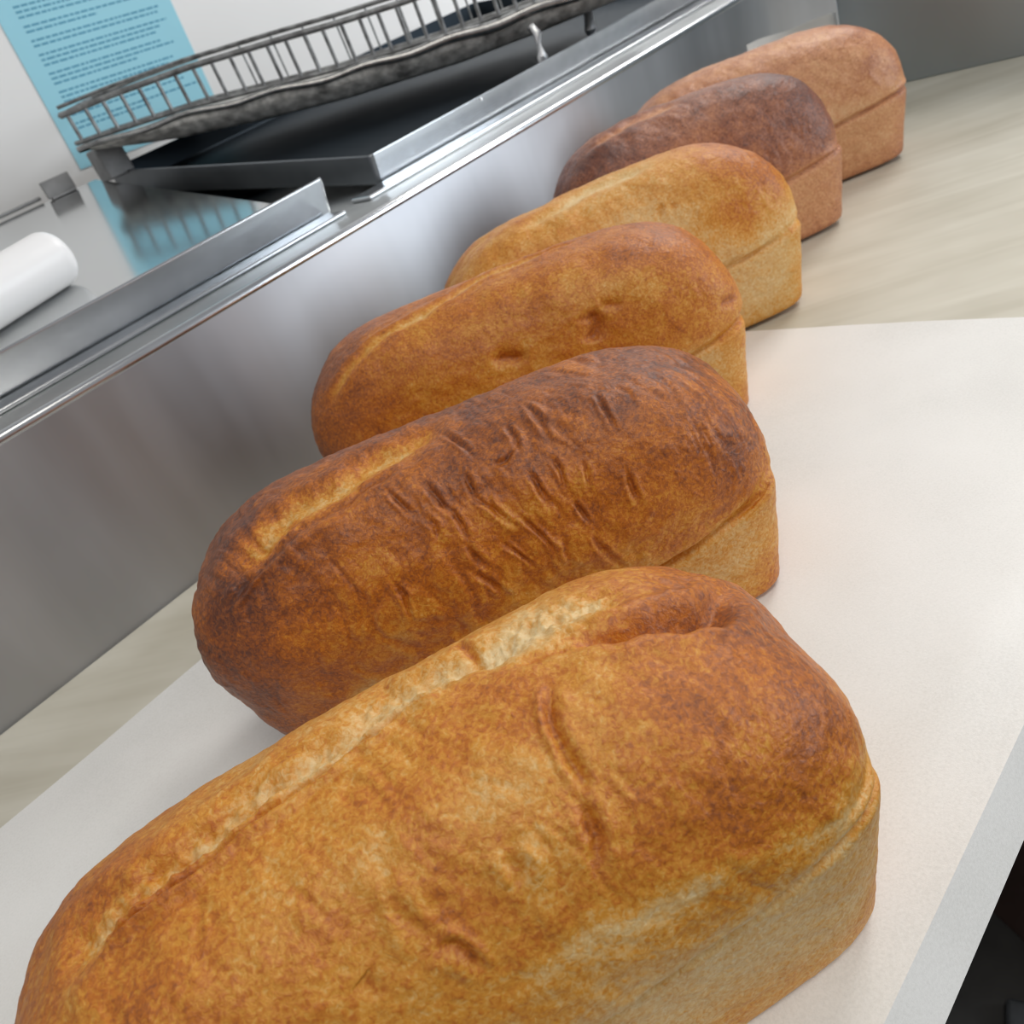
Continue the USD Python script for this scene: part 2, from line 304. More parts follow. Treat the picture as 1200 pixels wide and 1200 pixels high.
#FEATURES#
FEATS = {
 1: [
  dict(pts=[(-0.327,-0.022,0.429),(-0.309,-0.015,0.436),(-0.292,-0.008,0.442),(-0.27,-0.008,0.447),(-0.246,-0.004,0.452),(-0.223,0.0,0.456),(-0.205,0.0,0.458),(-0.191,0.004,0.459),(-0.172,0.009,0.461),(-0.153,0.009,0.462),(-0.13,0.013,0.463),(-0.106,0.017,0.464),(-0.082,0.022,0.464),(-0.061,0.022,0.465),(-0.045,0.026,0.465),(-0.025,0.026,0.465),(0.0,0.035,0.465),(0.024,0.043,0.464),(0.041,0.043,0.464),(0.061,0.043,0.464),(0.081,0.048,0.464),(0.11,0.044,0.464),(0.139,0.039,0.465),(0.163,0.039,0.464),(0.186,0.043,0.462)], d=0.016, w=0.022, tone=-0.26, ridge=0.004, fade=0.08, tw=0.95, rough=0.018),
  dict(pts=[(-0.286,-0.031,0.443),(-0.264,-0.032,0.448),(-0.243,-0.029,0.452),(-0.219,-0.029,0.456),(-0.198,-0.025,0.458),(-0.176,-0.026,0.46),(-0.153,-0.021,0.462),(-0.134,-0.017,0.463),(-0.11,-0.013,0.464),(-0.086,-0.009,0.465),(-0.065,-0.004,0.465),(-0.045,0.0,0.465),(-0.025,0.004,0.466),(0.0,0.013,0.466),(0.021,0.013,0.466),(0.037,0.022,0.466),(0.058,0.026,0.466),(0.074,0.022,0.466),(0.095,0.022,0.466),(0.115,0.022,0.466)], d=0.01, w=0.0055, tone=0.1, ridge=0.008, jit=0.6),
  dict(pts=[(-0.299,0.019,0.439),(-0.27,0.016,0.447),(-0.246,0.016,0.452),(-0.219,0.017,0.456),(-0.198,0.021,0.458),(-0.176,0.026,0.46),(-0.157,0.03,0.461),(-0.133,0.034,0.462),(-0.109,0.039,0.462),(-0.089,0.047,0.462),(-0.064,0.051,0.462),(-0.036,0.052,0.462),(-0.012,0.06,0.461)], d=0.003, w=0.005, tone=0.06),
  dict(pts=[(0.134,0.048,0.464),(0.151,0.043,0.464),(0.166,0.043,0.463),(0.193,0.043,0.462),(0.216,0.043,0.46),(0.237,0.038,0.458),(0.26,0.033,0.454),(0.283,0.032,0.448),(0.304,0.031,0.442)], d=0.008, w=0.028, tone=-0.36, tw=1.1, fade=0.2, rough=0.016),
  dict(pts=[(0.129,0.097,0.449),(0.135,0.068,0.459),(0.139,0.039,0.465)], d=0.007, w=0.006, tone=0.15),
  dict(pts=[(0.198,-0.004,0.463),(0.217,-0.009,0.461),(0.238,-0.013,0.458),(0.257,-0.017,0.455),(0.278,-0.02,0.45),(0.299,-0.024,0.444),(0.32,-0.027,0.437),(0.337,-0.025,0.429),(0.355,-0.028,0.419)], d=0.03, w=0.014, tone=0.02, fade=0.25, ridge=0.008, ext=(0.06, 0.1, -0.12)),
  dict(pts=[(0.16,-0.009,0.465),(0.187,-0.009,0.464),(0.206,-0.009,0.462),(0.231,-0.013,0.459)], d=0.006, w=0.006, tone=0.1, fade=0.2),
  dict(pts=[(0.186,-0.043,0.462),(0.176,-0.06,0.46),(0.169,-0.075,0.457),(0.165,-0.09,0.451),(0.163,-0.103,0.445),(0.163,-0.117,0.437),(0.162,-0.13,0.427),(0.159,-0.138,0.42),(0.155,-0.145,0.413)], d=0.0055, w=0.006, tone=0.1, ridge=0.0035, fade=0.3, jit=0.5),
  dict(pts=[(0.149,-0.13,0.427),(0.149,-0.138,0.42),(0.151,-0.148,0.409),(0.149,-0.156,0.4),(0.149,-0.162,0.392),(0.142,-0.171,0.377),(0.137,-0.178,0.363)], d=0.005, w=0.0065, tone=0.08, ridge=0.003, fade=0.3, jit=0.5),
  dict(pts=[(-0.018,-0.112,0.44),(-0.017,-0.132,0.425),(-0.013,-0.142,0.416),(-0.013,-0.151,0.406),(-0.01,-0.158,0.397),(-0.007,-0.164,0.388)], d=0.004, w=0.006, tone=0.05, ridge=0.003, fade=0.3),
  dict(pts=[(-0.01,-0.162,0.391),(-0.003,-0.167,0.384),(0.007,-0.17,0.38),(0.015,-0.178,0.363),(0.019,-0.186,0.344)], d=0.005, w=0.006, tone=0.08, ridge=0.003, fade=0.3, jit=0.5),
  dict(pts=[(0.083,-0.14,0.418),(0.081,-0.155,0.402),(0.075,-0.165,0.388)], d=0.004, w=0.006, tone=0.05, ridge=0.003, fade=0.3),
  dict(pts=[(0.06,-0.103,0.446),(0.084,-0.109,0.442),(0.105,-0.112,0.441),(0.124,-0.125,0.431),(0.139,-0.134,0.424)], d=-0.002, w=0.045, tone=-0.1, fade=0.3),
  dict(pts=[(0.049,-0.167,0.384),(0.065,-0.165,0.388),(0.084,-0.162,0.392),(0.105,-0.157,0.399),(0.125,-0.153,0.404),(0.145,-0.148,0.409)], d=-0.002, w=0.05, tone=-0.14, fade=0.3),
  dict(pts=[(-0.072,-0.158,0.397),(-0.066,-0.165,0.386),(-0.067,-0.169,0.379)], d=0.004, w=0.008, tone=0.0),
  dict(pts=[(0.02,-0.193,0.323),(0.044,-0.193,0.323),(0.064,-0.193,0.323),(0.084,-0.192,0.326),(0.108,-0.192,0.326),(0.125,-0.193,0.323),(0.145,-0.194,0.32),(0.166,-0.195,0.317),(0.187,-0.195,0.313),(0.208,-0.196,0.31),(0.232,-0.195,0.306),(0.253,-0.196,0.299),(0.28,-0.195,0.295),(0.303,-0.194,0.284),(0.326,-0.191,0.273),(0.349,-0.186,0.266),(0.375,-0.178,0.255),(0.397,-0.175,0.245)], d=0, w=0.008, tone=-0.14),
  dict(pts=[(0.094,-0.196,0.313),(0.114,-0.196,0.313),(0.13,-0.196,0.313),(0.151,-0.195,0.313),(0.172,-0.196,0.31),(0.193,-0.197,0.303),(0.215,-0.198,0.296)], d=0.0, w=0.02, tone=-0.12),],
 2: [
  dict(pts=[(-0.371,-0.126,0.391),(-0.352,-0.117,0.404),(-0.331,-0.106,0.417),(-0.304,-0.094,0.428),(-0.278,-0.08,0.437),(-0.248,-0.07,0.443),(-0.226,-0.063,0.446),(-0.193,-0.06,0.448),(-0.164,-0.056,0.449),(-0.131,-0.041,0.452),(-0.101,-0.029,0.453),(-0.057,-0.021,0.454),(-0.022,-0.016,0.454),(0.013,-0.012,0.454),(0.044,-0.012,0.455)], d=0.018, w=0.032, tone=-0.36, fade=0.18, ridge=0.004, rough=0.006),
  dict(pts=[(-0.31,-0.13,0.404),(-0.281,-0.128,0.409),(-0.25,-0.125,0.414),(-0.221,-0.118,0.42),(-0.185,-0.111,0.426),(-0.155,-0.103,0.431),(-0.128,-0.1,0.433)], d=-0.006, w=0.018, tone=0.02, fade=0.3),
  dict(pts=[(-0.385,-0.146,0.363),(-0.355,-0.142,0.381),(-0.329,-0.135,0.395),(-0.294,-0.129,0.407),(-0.26,-0.118,0.419),(-0.229,-0.113,0.424),(-0.19,-0.103,0.431),(-0.16,-0.1,0.433),(-0.127,-0.091,0.438),(-0.087,-0.085,0.44),(-0.051,-0.075,0.444)], d=0.004, w=0.007, tone=0.08, ridge=0.004),
  dict(pts=[(0.156,-0.029,0.455),(0.172,-0.086,0.442),(0.177,-0.11,0.429),(0.176,-0.13,0.413)], d=0.0046, w=0.004, tone=0.06, ridge=0.0026, fade=0.4, jit=0.35),
  dict(pts=[(0.083,-0.166,0.367),(0.098,-0.178,0.341),(0.112,-0.188,0.314),(0.125,-0.194,0.282),(0.142,-0.197,0.248)], d=0.0046, w=0.004, tone=0.06, ridge=0.0026, fade=0.4, jit=0.35),
  dict(pts=[(0.174,-0.174,0.352),(0.181,-0.185,0.323),(0.189,-0.193,0.29)], d=0.0046, w=0.004, tone=0.06, ridge=0.0026, fade=0.4, jit=0.35),
  dict(pts=[(0.048,-0.183,0.33),(0.069,-0.192,0.297),(0.079,-0.195,0.275),(0.09,-0.197,0.252)], d=0.0046, w=0.004, tone=0.06, ridge=0.0026, fade=0.4, jit=0.35),
  dict(pts=[(0.213,-0.153,0.387),(0.208,-0.167,0.364),(0.201,-0.179,0.338)], d=0.0046, w=0.004, tone=0.06, ridge=0.0026, fade=0.4, jit=0.35),
  dict(pts=[(0.038,-0.114,0.425),(0.041,-0.137,0.405),(0.041,-0.155,0.385)], d=0.0046, w=0.004, tone=0.06, ridge=0.0026, fade=0.4, jit=0.35),
  dict(pts=[(0.058,-0.151,0.39),(0.063,-0.164,0.371),(0.069,-0.171,0.357)], d=0.0046, w=0.004, tone=0.06, ridge=0.0026, fade=0.4, jit=0.35),
  dict(pts=[(0.0,-0.175,0.349),(0.009,-0.186,0.32),(0.023,-0.194,0.282)], d=0.0046, w=0.004, tone=0.06, ridge=0.0026, fade=0.4, jit=0.35),
  dict(pts=[(0.018,-0.012,0.454),(0.043,-0.06,0.449),(0.064,-0.104,0.432)], d=0.0046, w=0.004, tone=0.06, ridge=0.0026, fade=0.4, jit=0.35),
  dict(pts=[(0.072,-0.128,0.414),(0.103,-0.126,0.417),(0.131,-0.107,0.431)], d=0.0046, w=0.004, tone=0.06, ridge=0.0026, fade=0.4, jit=0.35),
  dict(pts=[(-0.045,-0.144,0.397),(-0.03,-0.159,0.377),(-0.033,-0.173,0.352)], d=0.0046, w=0.004, tone=0.06, ridge=0.0026, fade=0.4, jit=0.35),
  dict(pts=[(0.034,-0.143,0.399),(0.053,-0.16,0.377),(0.069,-0.171,0.357),(0.088,-0.184,0.327)], d=0.0046, w=0.004, tone=0.06, ridge=0.0026, fade=0.4, jit=0.35),
  dict(pts=[(0.125,-0.141,0.402),(0.134,-0.156,0.383),(0.137,-0.169,0.362),(0.143,-0.182,0.333)], d=0.0046, w=0.004, tone=0.06, ridge=0.0026, fade=0.4, jit=0.35),
  dict(pts=[(0.111,-0.187,0.317),(0.121,-0.195,0.275),(0.127,-0.197,0.229)], d=0.0046, w=0.004, tone=0.06, ridge=0.0026, fade=0.4, jit=0.35),
  dict(pts=[(0.18,-0.194,0.286),(0.193,-0.197,0.245),(0.212,-0.193,0.197)], d=0.0046, w=0.004, tone=0.06, ridge=0.0026, fade=0.4, jit=0.35),
  dict(pts=[(-0.124,-0.179,0.338),(-0.114,-0.191,0.3),(-0.117,-0.195,0.275),(-0.118,-0.198,0.248)], d=0.0046, w=0.004, tone=0.06, ridge=0.0026, fade=0.4, jit=0.35),
  dict(pts=[(-0.085,-0.098,0.435),(-0.065,-0.128,0.414),(-0.053,-0.148,0.393)], d=0.0046, w=0.004, tone=0.06, ridge=0.0026, fade=0.4, jit=0.35),
  dict(pts=[(0.169,-0.138,0.406),(0.175,-0.156,0.383),(0.174,-0.174,0.352)], d=0.0046, w=0.004, tone=0.06, ridge=0.0026, fade=0.4, jit=0.35),
  dict(pts=[(0.264,-0.168,0.361),(0.263,-0.183,0.323),(0.265,-0.191,0.289)], d=0.0046, w=0.004, tone=0.06, ridge=0.0026, fade=0.4, jit=0.35),
  dict(pts=[(-0.007,-0.143,0.399),(0.004,-0.157,0.381),(0.008,-0.167,0.364),(0.009,-0.183,0.33)], d=0.0046, w=0.004, tone=0.06, ridge=0.0026, fade=0.4, jit=0.35),
  dict(pts=[(-0.023,-0.109,0.428),(-0.01,-0.139,0.403),(-0.004,-0.157,0.381)], d=0.0046, w=0.004, tone=0.06, ridge=0.0026, fade=0.4, jit=0.35),
  dict(pts=[(0.117,-0.061,0.45),(0.13,-0.098,0.436),(0.126,-0.13,0.413)], d=0.0046, w=0.004, tone=0.06, ridge=0.0026, fade=0.4, jit=0.35),
  dict(pts=[(0.265,-0.074,0.443),(0.269,-0.103,0.431),(0.271,-0.123,0.417),(0.271,-0.147,0.392)], d=0.0046, w=0.004, tone=0.06, ridge=0.0026, fade=0.4, jit=0.35),
  dict(pts=[(-0.009,-0.19,0.304),(0.014,-0.196,0.271),(0.024,-0.198,0.245),(0.028,-0.196,0.221)], d=0.0046, w=0.004, tone=0.06, ridge=0.0026, fade=0.4, jit=0.35),
  dict(pts=[(-0.009,-0.197,0.264),(0.024,-0.197,0.252),(0.057,-0.198,0.245),(0.09,-0.197,0.233),(0.127,-0.196,0.225),(0.163,-0.195,0.217),(0.195,-0.194,0.209),(0.229,-0.196,0.225),(0.266,-0.195,0.233),(0.301,-0.194,0.241),(0.326,-0.192,0.244),(0.356,-0.188,0.248),(0.385,-0.183,0.251)], d=0, w=0.035, tone=-0.1, fade=0.2),
  dict(pts=[(0.075,-0.089,0.44),(0.088,-0.126,0.416),(0.103,-0.153,0.387),(0.104,-0.167,0.364),(0.099,-0.181,0.336),(0.084,-0.186,0.32),(0.063,-0.188,0.31)], d=-0.003, w=0.05, tone=-0.08, fade=0.3),],
 3: [
  dict(pts=[(-0.434,-0.132,0.357),(-0.408,-0.131,0.379),(-0.384,-0.126,0.399),(-0.361,-0.12,0.414),(-0.341,-0.112,0.426),(-0.314,-0.103,0.438),(-0.294,-0.096,0.446),(-0.272,-0.088,0.452),(-0.248,-0.082,0.457),(-0.226,-0.079,0.459),(-0.192,-0.07,0.464),(-0.156,-0.059,0.467),(-0.123,-0.044,0.471),(-0.089,-0.028,0.473),(-0.049,0.0,0.474),(-0.013,0.012,0.474),(0.022,0.012,0.474),(0.058,0.012,0.474),(0.09,0.012,0.475),(0.125,0.012,0.475),(0.157,0.016,0.475),(0.188,0.016,0.474),(0.218,0.016,0.473),(0.251,0.02,0.471)], d=0.005, w=0.01, tone=-0.26, ridge=0.003, fade=0.12),
  dict(pts=[(0.186,-0.161,0.382),(0.189,-0.174,0.352),(0.178,-0.181,0.333),(0.169,-0.186,0.312)], d=0.016, w=0.02, tone=0.14, fade=0.25),
  dict(pts=[(0.202,-0.161,0.382),(0.227,-0.165,0.374),(0.259,-0.17,0.36)], d=0.007, w=0.01, tone=0.05, fade=0.3),
  dict(pts=[(0.438,-0.158,0.289),(0.466,-0.142,0.281),(0.492,-0.113,0.271)], d=0.008, w=0.01, tone=0.12, fade=0.3),
  dict(pts=[(-0.047,-0.174,0.352),(-0.026,-0.175,0.349),(0.0,-0.176,0.346),(0.022,-0.179,0.34),(0.044,-0.181,0.333)], d=0.014, w=0.014, tone=0.2, fade=0.3),
  dict(pts=[(0.071,-0.145,0.408),(0.11,-0.144,0.41),(0.146,-0.145,0.408),(0.184,-0.146,0.407),(0.219,-0.149,0.403),(0.254,-0.152,0.396),(0.284,-0.152,0.393),(0.315,-0.153,0.387),(0.334,-0.151,0.386),(0.361,-0.151,0.376)], d=-0.003, w=0.04, tone=-0.1, fade=0.3),],
 4: [
  dict(pts=[(-0.235,-0.085,0.451),(-0.204,-0.079,0.456),(-0.165,-0.066,0.463),(-0.13,-0.055,0.466),(-0.097,-0.048,0.469),(-0.06,-0.036,0.471),(-0.022,-0.024,0.473),(0.013,-0.024,0.474),(0.048,-0.029,0.475),(0.083,-0.033,0.475),(0.126,-0.037,0.475),(0.173,-0.041,0.474)], d=0.007, w=0.026, tone=-0.16, ridge=0.003, fade=0.2),
  dict(pts=[(0.136,-0.147,0.404),(0.12,-0.154,0.392),(0.111,-0.161,0.378)], d=0.005, w=0.008, tone=0.1, fade=0.3),
  dict(pts=[(0.157,-0.151,0.398),(0.157,-0.158,0.386)], d=0.004, w=0.008, tone=0.08, fade=0.3),
  dict(pts=[(-0.03,-0.141,0.41),(0.011,-0.149,0.4),(0.051,-0.154,0.392),(0.087,-0.16,0.381),(0.118,-0.172,0.354),(0.153,-0.18,0.328),(0.19,-0.186,0.299)], d=0, w=0.05, tone=-0.12, fade=0.3),],
 5: [
  dict(pts=[(-0.3,-0.022,0.486),(-0.264,-0.039,0.497),(-0.226,-0.04,0.505),(-0.182,-0.033,0.51),(-0.136,-0.021,0.512),(-0.088,-0.021,0.512),(-0.032,-0.025,0.51),(0.02,-0.024,0.509)], d=0.008, w=0.022, tone=-0.28, ridge=0.004, fade=0.2),],
 6: [
  dict(pts=[(0.017,-0.049,0.485),(0.064,-0.057,0.482),(0.11,-0.064,0.479),(0.153,-0.071,0.476),(0.202,-0.091,0.465),(0.251,-0.104,0.452),(0.296,-0.111,0.44)], d=0.003, w=0.02, tone=-0.1, fade=0.3),],
}
KW = {1: dict(dip=.03, wr=.0014, wb=.02), 2: dict(dip=.09, wr=.0034, wb=.10), 3: dict(dip=.05, wr=.0008), 4: dict(wr=.0009), 5: dict(wr=.0012), 6: dict(wr=.0006)}
PARS = {1: (.1580, .6160, -.4382, .8900, .3883, .2487, .2140), 2: (.6502, 1.0675, -.6821, .9941, .3783, .2369, .2215), 3: (1.1771, 1.4274, -.7618, 1.0006, .3700, .2399, .2385),
        4: (1.6901, 1.5255, -.6612, .9574, .3680, .2333, .2420), 5: (2.2472, 1.6236, -.5916, .8742, .3690, .2416, .2692), 6: (2.8031, 1.7077, -.7416, .9517, .3720, .2373, .2486)}
LABELS = {1: 'large golden loaf at the near end of the row with a long torn seam', 2: 'darkest glossy brown loaf with many short wrinkles, second from the near end',
          3: 'orange-brown loaf with a dented side, third from the near end', 4: 'palest yellow loaf of the row, fourth from the near end',
          5: 'reddish dark-topped loaf, fifth from the near end', 6: 'light brown loaf at the far end of the row with paper behind it'}
RES = {1: (420, 130, 230), 2: (420, 120, 220), 3: (230, 76, 130), 4: (200, 66, 120), 5: (170, 56, 110), 6: (150, 50, 100)}
def tone_of(base, top, right_end, left_end, side, nearside=0.0, mott=.30):
    def fn(x, y, z, up, nz):
        t = side + .16 * nz(8, 3, 21) + .16 * ss(-z, .55, 1.0) + .18 * ss(x, .75, 1.0) + .45 * ss(-x, .5, .95)
        c = base + top * ss(z, .45, 1.0) + right_end * ss(x, .25, .95) * ss(z, -.3, .5) + left_end * ss(-x, .3, 1.0) + nearside * ss(-z, -.45, .1) + mott * nz(6, 4, 22) + .25 * nz(18, 3, 23)
        return t * (1 - up) + c * up
    return fn
TONES = {1: tone_of(.45, .02, .21, .17, .21, -.22, .22), 2: tone_of(.585, .12, .12, .18, .30, -.05, .24), 3: tone_of(.46, .10, .14, .26, .28, -.02), 4: tone_of(.31, .10, .26, .14, .20, -.12),
         5: tone_of(.74, .06, .14, .10, .44, -.06), 6: tone_of(.46, .08, .16, .05, .40, -.06)}
FE = FEATS
for i in PARS:
    loaf(PARS[i], LABELS[i], i, RES[i], TONES[i], FE.get(i, ()), **KW.get(i, {}))

# ------------------------------------------------------------------ worktop, baking paper
tb = thing('worktop', 'long pale worktop carrying the row of loaves', 'table', (0, 0, 0))
YF = .270 * H
obj('top', box(-1.1, 1.62, YF, 2.14 * H, TZ - .045, TZ, .004), WOOD, tb)
for x in (-1.0, 1.5):
    for y in (YF + .06, 2.14 * H - .06):
        obj('leg', box(x - .025, x + .025, y - .025, y + .025, 0.0, TZ - .045), PAND, tb)

def paper_sheet(name, label, x0, x1, y0, y1, skew=0.0, flap=0.0, seed=1, z0=.0012):
    nx, ny = 90, 110
    s = np.linspace(0, 1, ny); V = []
    for i in range(nx + 1):
        for j in range(ny + 1):
            u, v = i / nx, j / ny
            yy = y0 - flap + (y1 - y0 + flap) * v
            V.append((x0 + (x1 - x0) * u, yy))
    V = np.array(V); x, y = V[:, 0], V[:, 1]
    x = x + skew * (y - y0) * ss((x - x0) / (x1 - x0), .4, 1)
    q = np.c_[x * 2.2, y * 2.2, np.full(len(x), seed)]
    wav = (meshkit.fbm(q, 3, seed)) * .010
    yb = YF / H - .004
    over = np.clip(yb - y, 0, None); over = over * over / (over + .035)
    flat_y = np.where(over > 0, yb - over * .52, y)
    z = z0 / H + wav * ss(y, yb, yb + .1) - over * 1.02 + .0
    z = z - .02 * np.exp(-((y - yb) / .02) ** 2) * 0
    P = np.c_[x * H, flat_y * H, TZ + z * H]
    idx = np.arange((nx + 1) * (ny + 1)).reshape(nx + 1, ny + 1)
    Q = np.stack([idx[:-1, :-1], idx[1:, :-1], idx[1:, 1:], idx[:-1, 1:]], -1).reshape(-1, 4)
    tri = np.vstack([Q[:, [0, 1, 2]], Q[:, [0, 2, 3]]]); n = len(P)
    th = np.array([0, 0, .00018])
    edge = np.r_[idx[0, :], idx[1:, -1], idx[-1, -2::-1], idx[-2:0:-1, 0]]
    e2 = np.roll(edge, -1)
    sides = np.vstack([np.c_[edge, e2, e2 + n], np.c_[edge, e2 + n, edge + n]])
    m = trimesh.Trimesh(np.vstack([P, P - th]), np.vstack([tri, tri[:, ::-1] + n, sides]), process=False)
    o = obj(name, m, PAPER, None, smooth=40); return tag(o, label, 'baking paper')
paper_sheet('baking_paper', 'large sheet of baking paper under the near loaves, hanging over the front edge', -1.6, 1.885, YF / H, 1.777, -.094, .095)

# ------------------------------------------------------------------ backsplash, end panel
sp = thing('backsplash', 'brushed stainless steel backsplash with a ledge running behind the loaves', 'backsplash', (0, 0, 0))
YS, ZS = 2.142, .574
x0, x1 = -3.6 * H, 5.6 * H
obj('front_panel', box(x0, x1, YS * H, (YS + .05) * H, TZ - .03, TZ + (ZS - .02) * H, .001), STEEL, sp)
obj('ledge_plate', box(x0, x1, (YS + .012) * H, 4.36 * H, TZ + (ZS - .045) * H, TZ + (ZS - .004) * H), LEDGE, sp)
ed = [(YS + .018, ZS - .03), (YS + .018, ZS - .018)] + [(YS + .018 - .018 * math.sin(a), ZS - .018 + .018 * math.cos(a)) for a in np.radians(np.linspace(90, 0, 7))][0:0]
obj('rolled_edge', tube([(x0, (YS + .014) * H, TZ + (ZS - .014) * H), (x1, (YS + .014) * H, TZ + (ZS - .014) * H)], .016 * H, 16), PANM, sp)
obj('rear_riser', box(x0, x1, 3.95 * H, 4.34 * H, TZ + (ZS - .004) * H, TZ + .755 * H), PAND, sp)
ep = box(0, .03, -1.6 * H, 0, 0, .34, .002)
a_ = math.atan2(4.054 - 4.0075, -(1.243 - 1.673))
e_ = thing('end_panel', 'dull grey steel panel closing the far end of the worktop', 'panel', (W(4.0075, 1.673, 0)[0] + .0, W(0, 1.673)[1], TZ), a_)
ep.apply_translation((0, .27 * H, 0)); obj('panel', ep, PANB, e_)

# ------------------------------------------------------------------ steel pans on the ledge
def pan(label, corner, L, D, depth, tilt, rot, floor_mat, wall_mat, end_mat, mirror=False):
    """corner: the near right (mirror: near left) bottom corner; tilts up towards the wall"""
    t = thing('sheet_pan', label, 'pan', (0, 0, 0))
    th = .0014; fl = .10 * depth
    sx = 1 if mirror else -1
    ct, st = math.cos(tilt), math.sin(tilt); cr, sr = math.cos(rot), math.sin(rot)
    def place(m):
        v = np.array(m.vertices); x, y, z = v[:, 0] * sx, v[:, 1], v[:, 2]
        y, z = y * ct - z * st, y * st + z * ct
        x, y = x + np.where(True, y * math.tan(rot), 0), y
        m = trimesh.Trimesh(np.c_[x, y, z] + np.array(corner), m.faces, process=False); trimesh.repair.fix_normals(m); return m
    r = .004
    def ring(z, off): return np.c_[rrect(off, L - off, off, D - off, max(r + .001 - off * .3, .001), 5), np.full(20, z)]
    o0, o1 = fl, 0.0
    body = loft([ring(.0, fl + .001), ring(.001, fl), ring(depth - .001, 0.0005), ring(depth, .001), ring(depth, th), ring(.004, fl + th), ring(.0022, fl + th + .002)])
    # split the walls from the floor by face position
    V, F = np.array(body.vertices), np.array(body.faces); c = V[F].mean(1)
    nrm = np.abs(body.face_normals[:, 2])
    up = (nrm > .9) & (c[:, 2] < .0024) & (c[:, 2] > .0012)
    endw = (c[:, 0] < fl + .006) & ~up
    inner = (np.arange(len(F)) >= 4 * 40) & (np.arange(len(F)) < 6 * 40) & ~up
    for nm, sel, mt in (('floor', up, floor_mat), ('inner_wall', inner, floor_mat), ('rim', ~up & ~endw & ~inner, wall_mat), ('end_rim', endw & ~inner, end_mat)):
        s = trimesh.Trimesh(V, F[sel], process=False); s.remove_unreferenced_vertices(); obj(nm, place(s), mt, t, 25)
    return t
YP = 2.452
def plate(label, corner, L, D, depth, tilt):
    t = thing('steel_tray', label, 'tray', (0, 0, 0))
    ct, st = math.cos(tilt), math.sin(tilt)
    def place(m):
        v = np.array(m.vertices); y, z = v[:, 1] * ct - v[:, 2] * st, v[:, 1] * st + v[:, 2] * ct
        return trimesh.Trimesh(np.c_[v[:, 0] + corner[0], y + corner[1], z + corner[2]], m.faces, process=False)
    obj('floor', place(box(-L, -.004, .004, D, 0, .002)), PANF, t)
    g = np.array([(0, 0), (.0025, .0), (.0025, .004), (-.0005, depth - .001), (-.0015, depth), (-.0032, depth - .0008), (-.0036, depth - .002)])   # y, z of the folded lip
    rings = [np.c_[np.full(len(g), x), g[:, 0] - .001 * k, g[:, 1]] for x, k in ((-L, 0), (-.003, 0), (0, -1))]
    obj('front_lip', place(loft(rings)), PANM, t, 25)
    return t
plate('shallow steel tray at left on the ledge with a white roll in it', W(1.522, YP, .580), 2.40 * H, 1.67 * H, .110 * H, math.radians(10.6))
pan('dark-bottomed steel pan on the ledge below the wire basket', W(1.735, YP, .572), 2.45 * H, 1.65 * H, .100 * H, math.radians(8.2), math.radians(-6.0), PANF2, PANM, PAND, True)
def rivet(parent, x, y, z):
    m = trimesh.creation.icosphere(2, .0016); m.apply_scale((1, .5, 1)); m.apply_translation(W(x, y, z)); obj('rivet', m, BRIGHT, stage.GetPrimAtPath(parent), True)
rivet('/World/steel_tray', 1.13, YP - .012, .640); rivet('/World/sheet_pan', 2.29, YP - .014, .660)
for xa, xb, lb in ((-1.0, 1.50, 'thin steel strip lying in front of the left pan'), (1.60, 4.9, 'thin steel strip lying in front of the dark-bottomed pan')):
    s = obj('steel_strip', box(xa * H, xb * H, 2.335 * H, 2.443 * H, TZ + (ZS - .004) * H, TZ + (ZS + .010) * H, .0018), PANM); tag(s, lb, 'strip')

# ------------------------------------------------------------------ wall, page, roll, clip
YW = 4.40
o = obj('wall_back', box(-2.2, 3.4, YW * H, YW * H + .1, 0, 2.6), WALL); tag(o, kind='structure')
o = obj('floor', box(-2.5, 3.4, -3.2, YW * H, -.05, 0), FLOORM); tag(o, kind='structure')
pg = thing('notice_sheet', 'cyan printed sheet of small text pinned on the white wall', 'paper sheet', W(1.592, YW, 1.047) - np.array([0, .0012, 0]))
pw, phh = .80 * H, 1.10 * H
def page_quad(u0, u1, v0, v1, y, dy):
    q = box(u0, u1, y, y + dy, v0, v1); v = np.array(q.vertices); ang = math.radians(-3.0)
    c, s = math.cos(ang), math.sin(ang); q.vertices = np.c_[c * v[:, 0] - s * v[:, 2], v[:, 1], s * v[:, 0] + c * v[:, 2]]; return q
obj('sheet', page_quad(0, pw, -.10 * H, phh, 0, .0008), CYAN, pg)
rng = random.Random(4); vrow = .055 * H; rows = []
while vrow < phh - .06 * H:
    for k in range(rng.choice((2, 3, 3))):
        end = pw * (rng.uniform(.80, .93) if k else rng.uniform(.45, .9)); u = .105 * pw
        while u < end:
            wl = rng.uniform(.016, .05) * pw; rows.append(page_quad(u, min(u + wl, end), vrow, vrow + .0085 * H, -.00015, .0002)); u += wl + .008 * pw
        vrow += .0205 * H
    vrow += .016 * H
tag(obj('printed_text', trimesh.util.concatenate(rows), INK, pg), 'rows of tiny dark print', kind='stuff')
PS = (ZS + .010)
def trayz(y): return .588 + .187 * (y - YP)
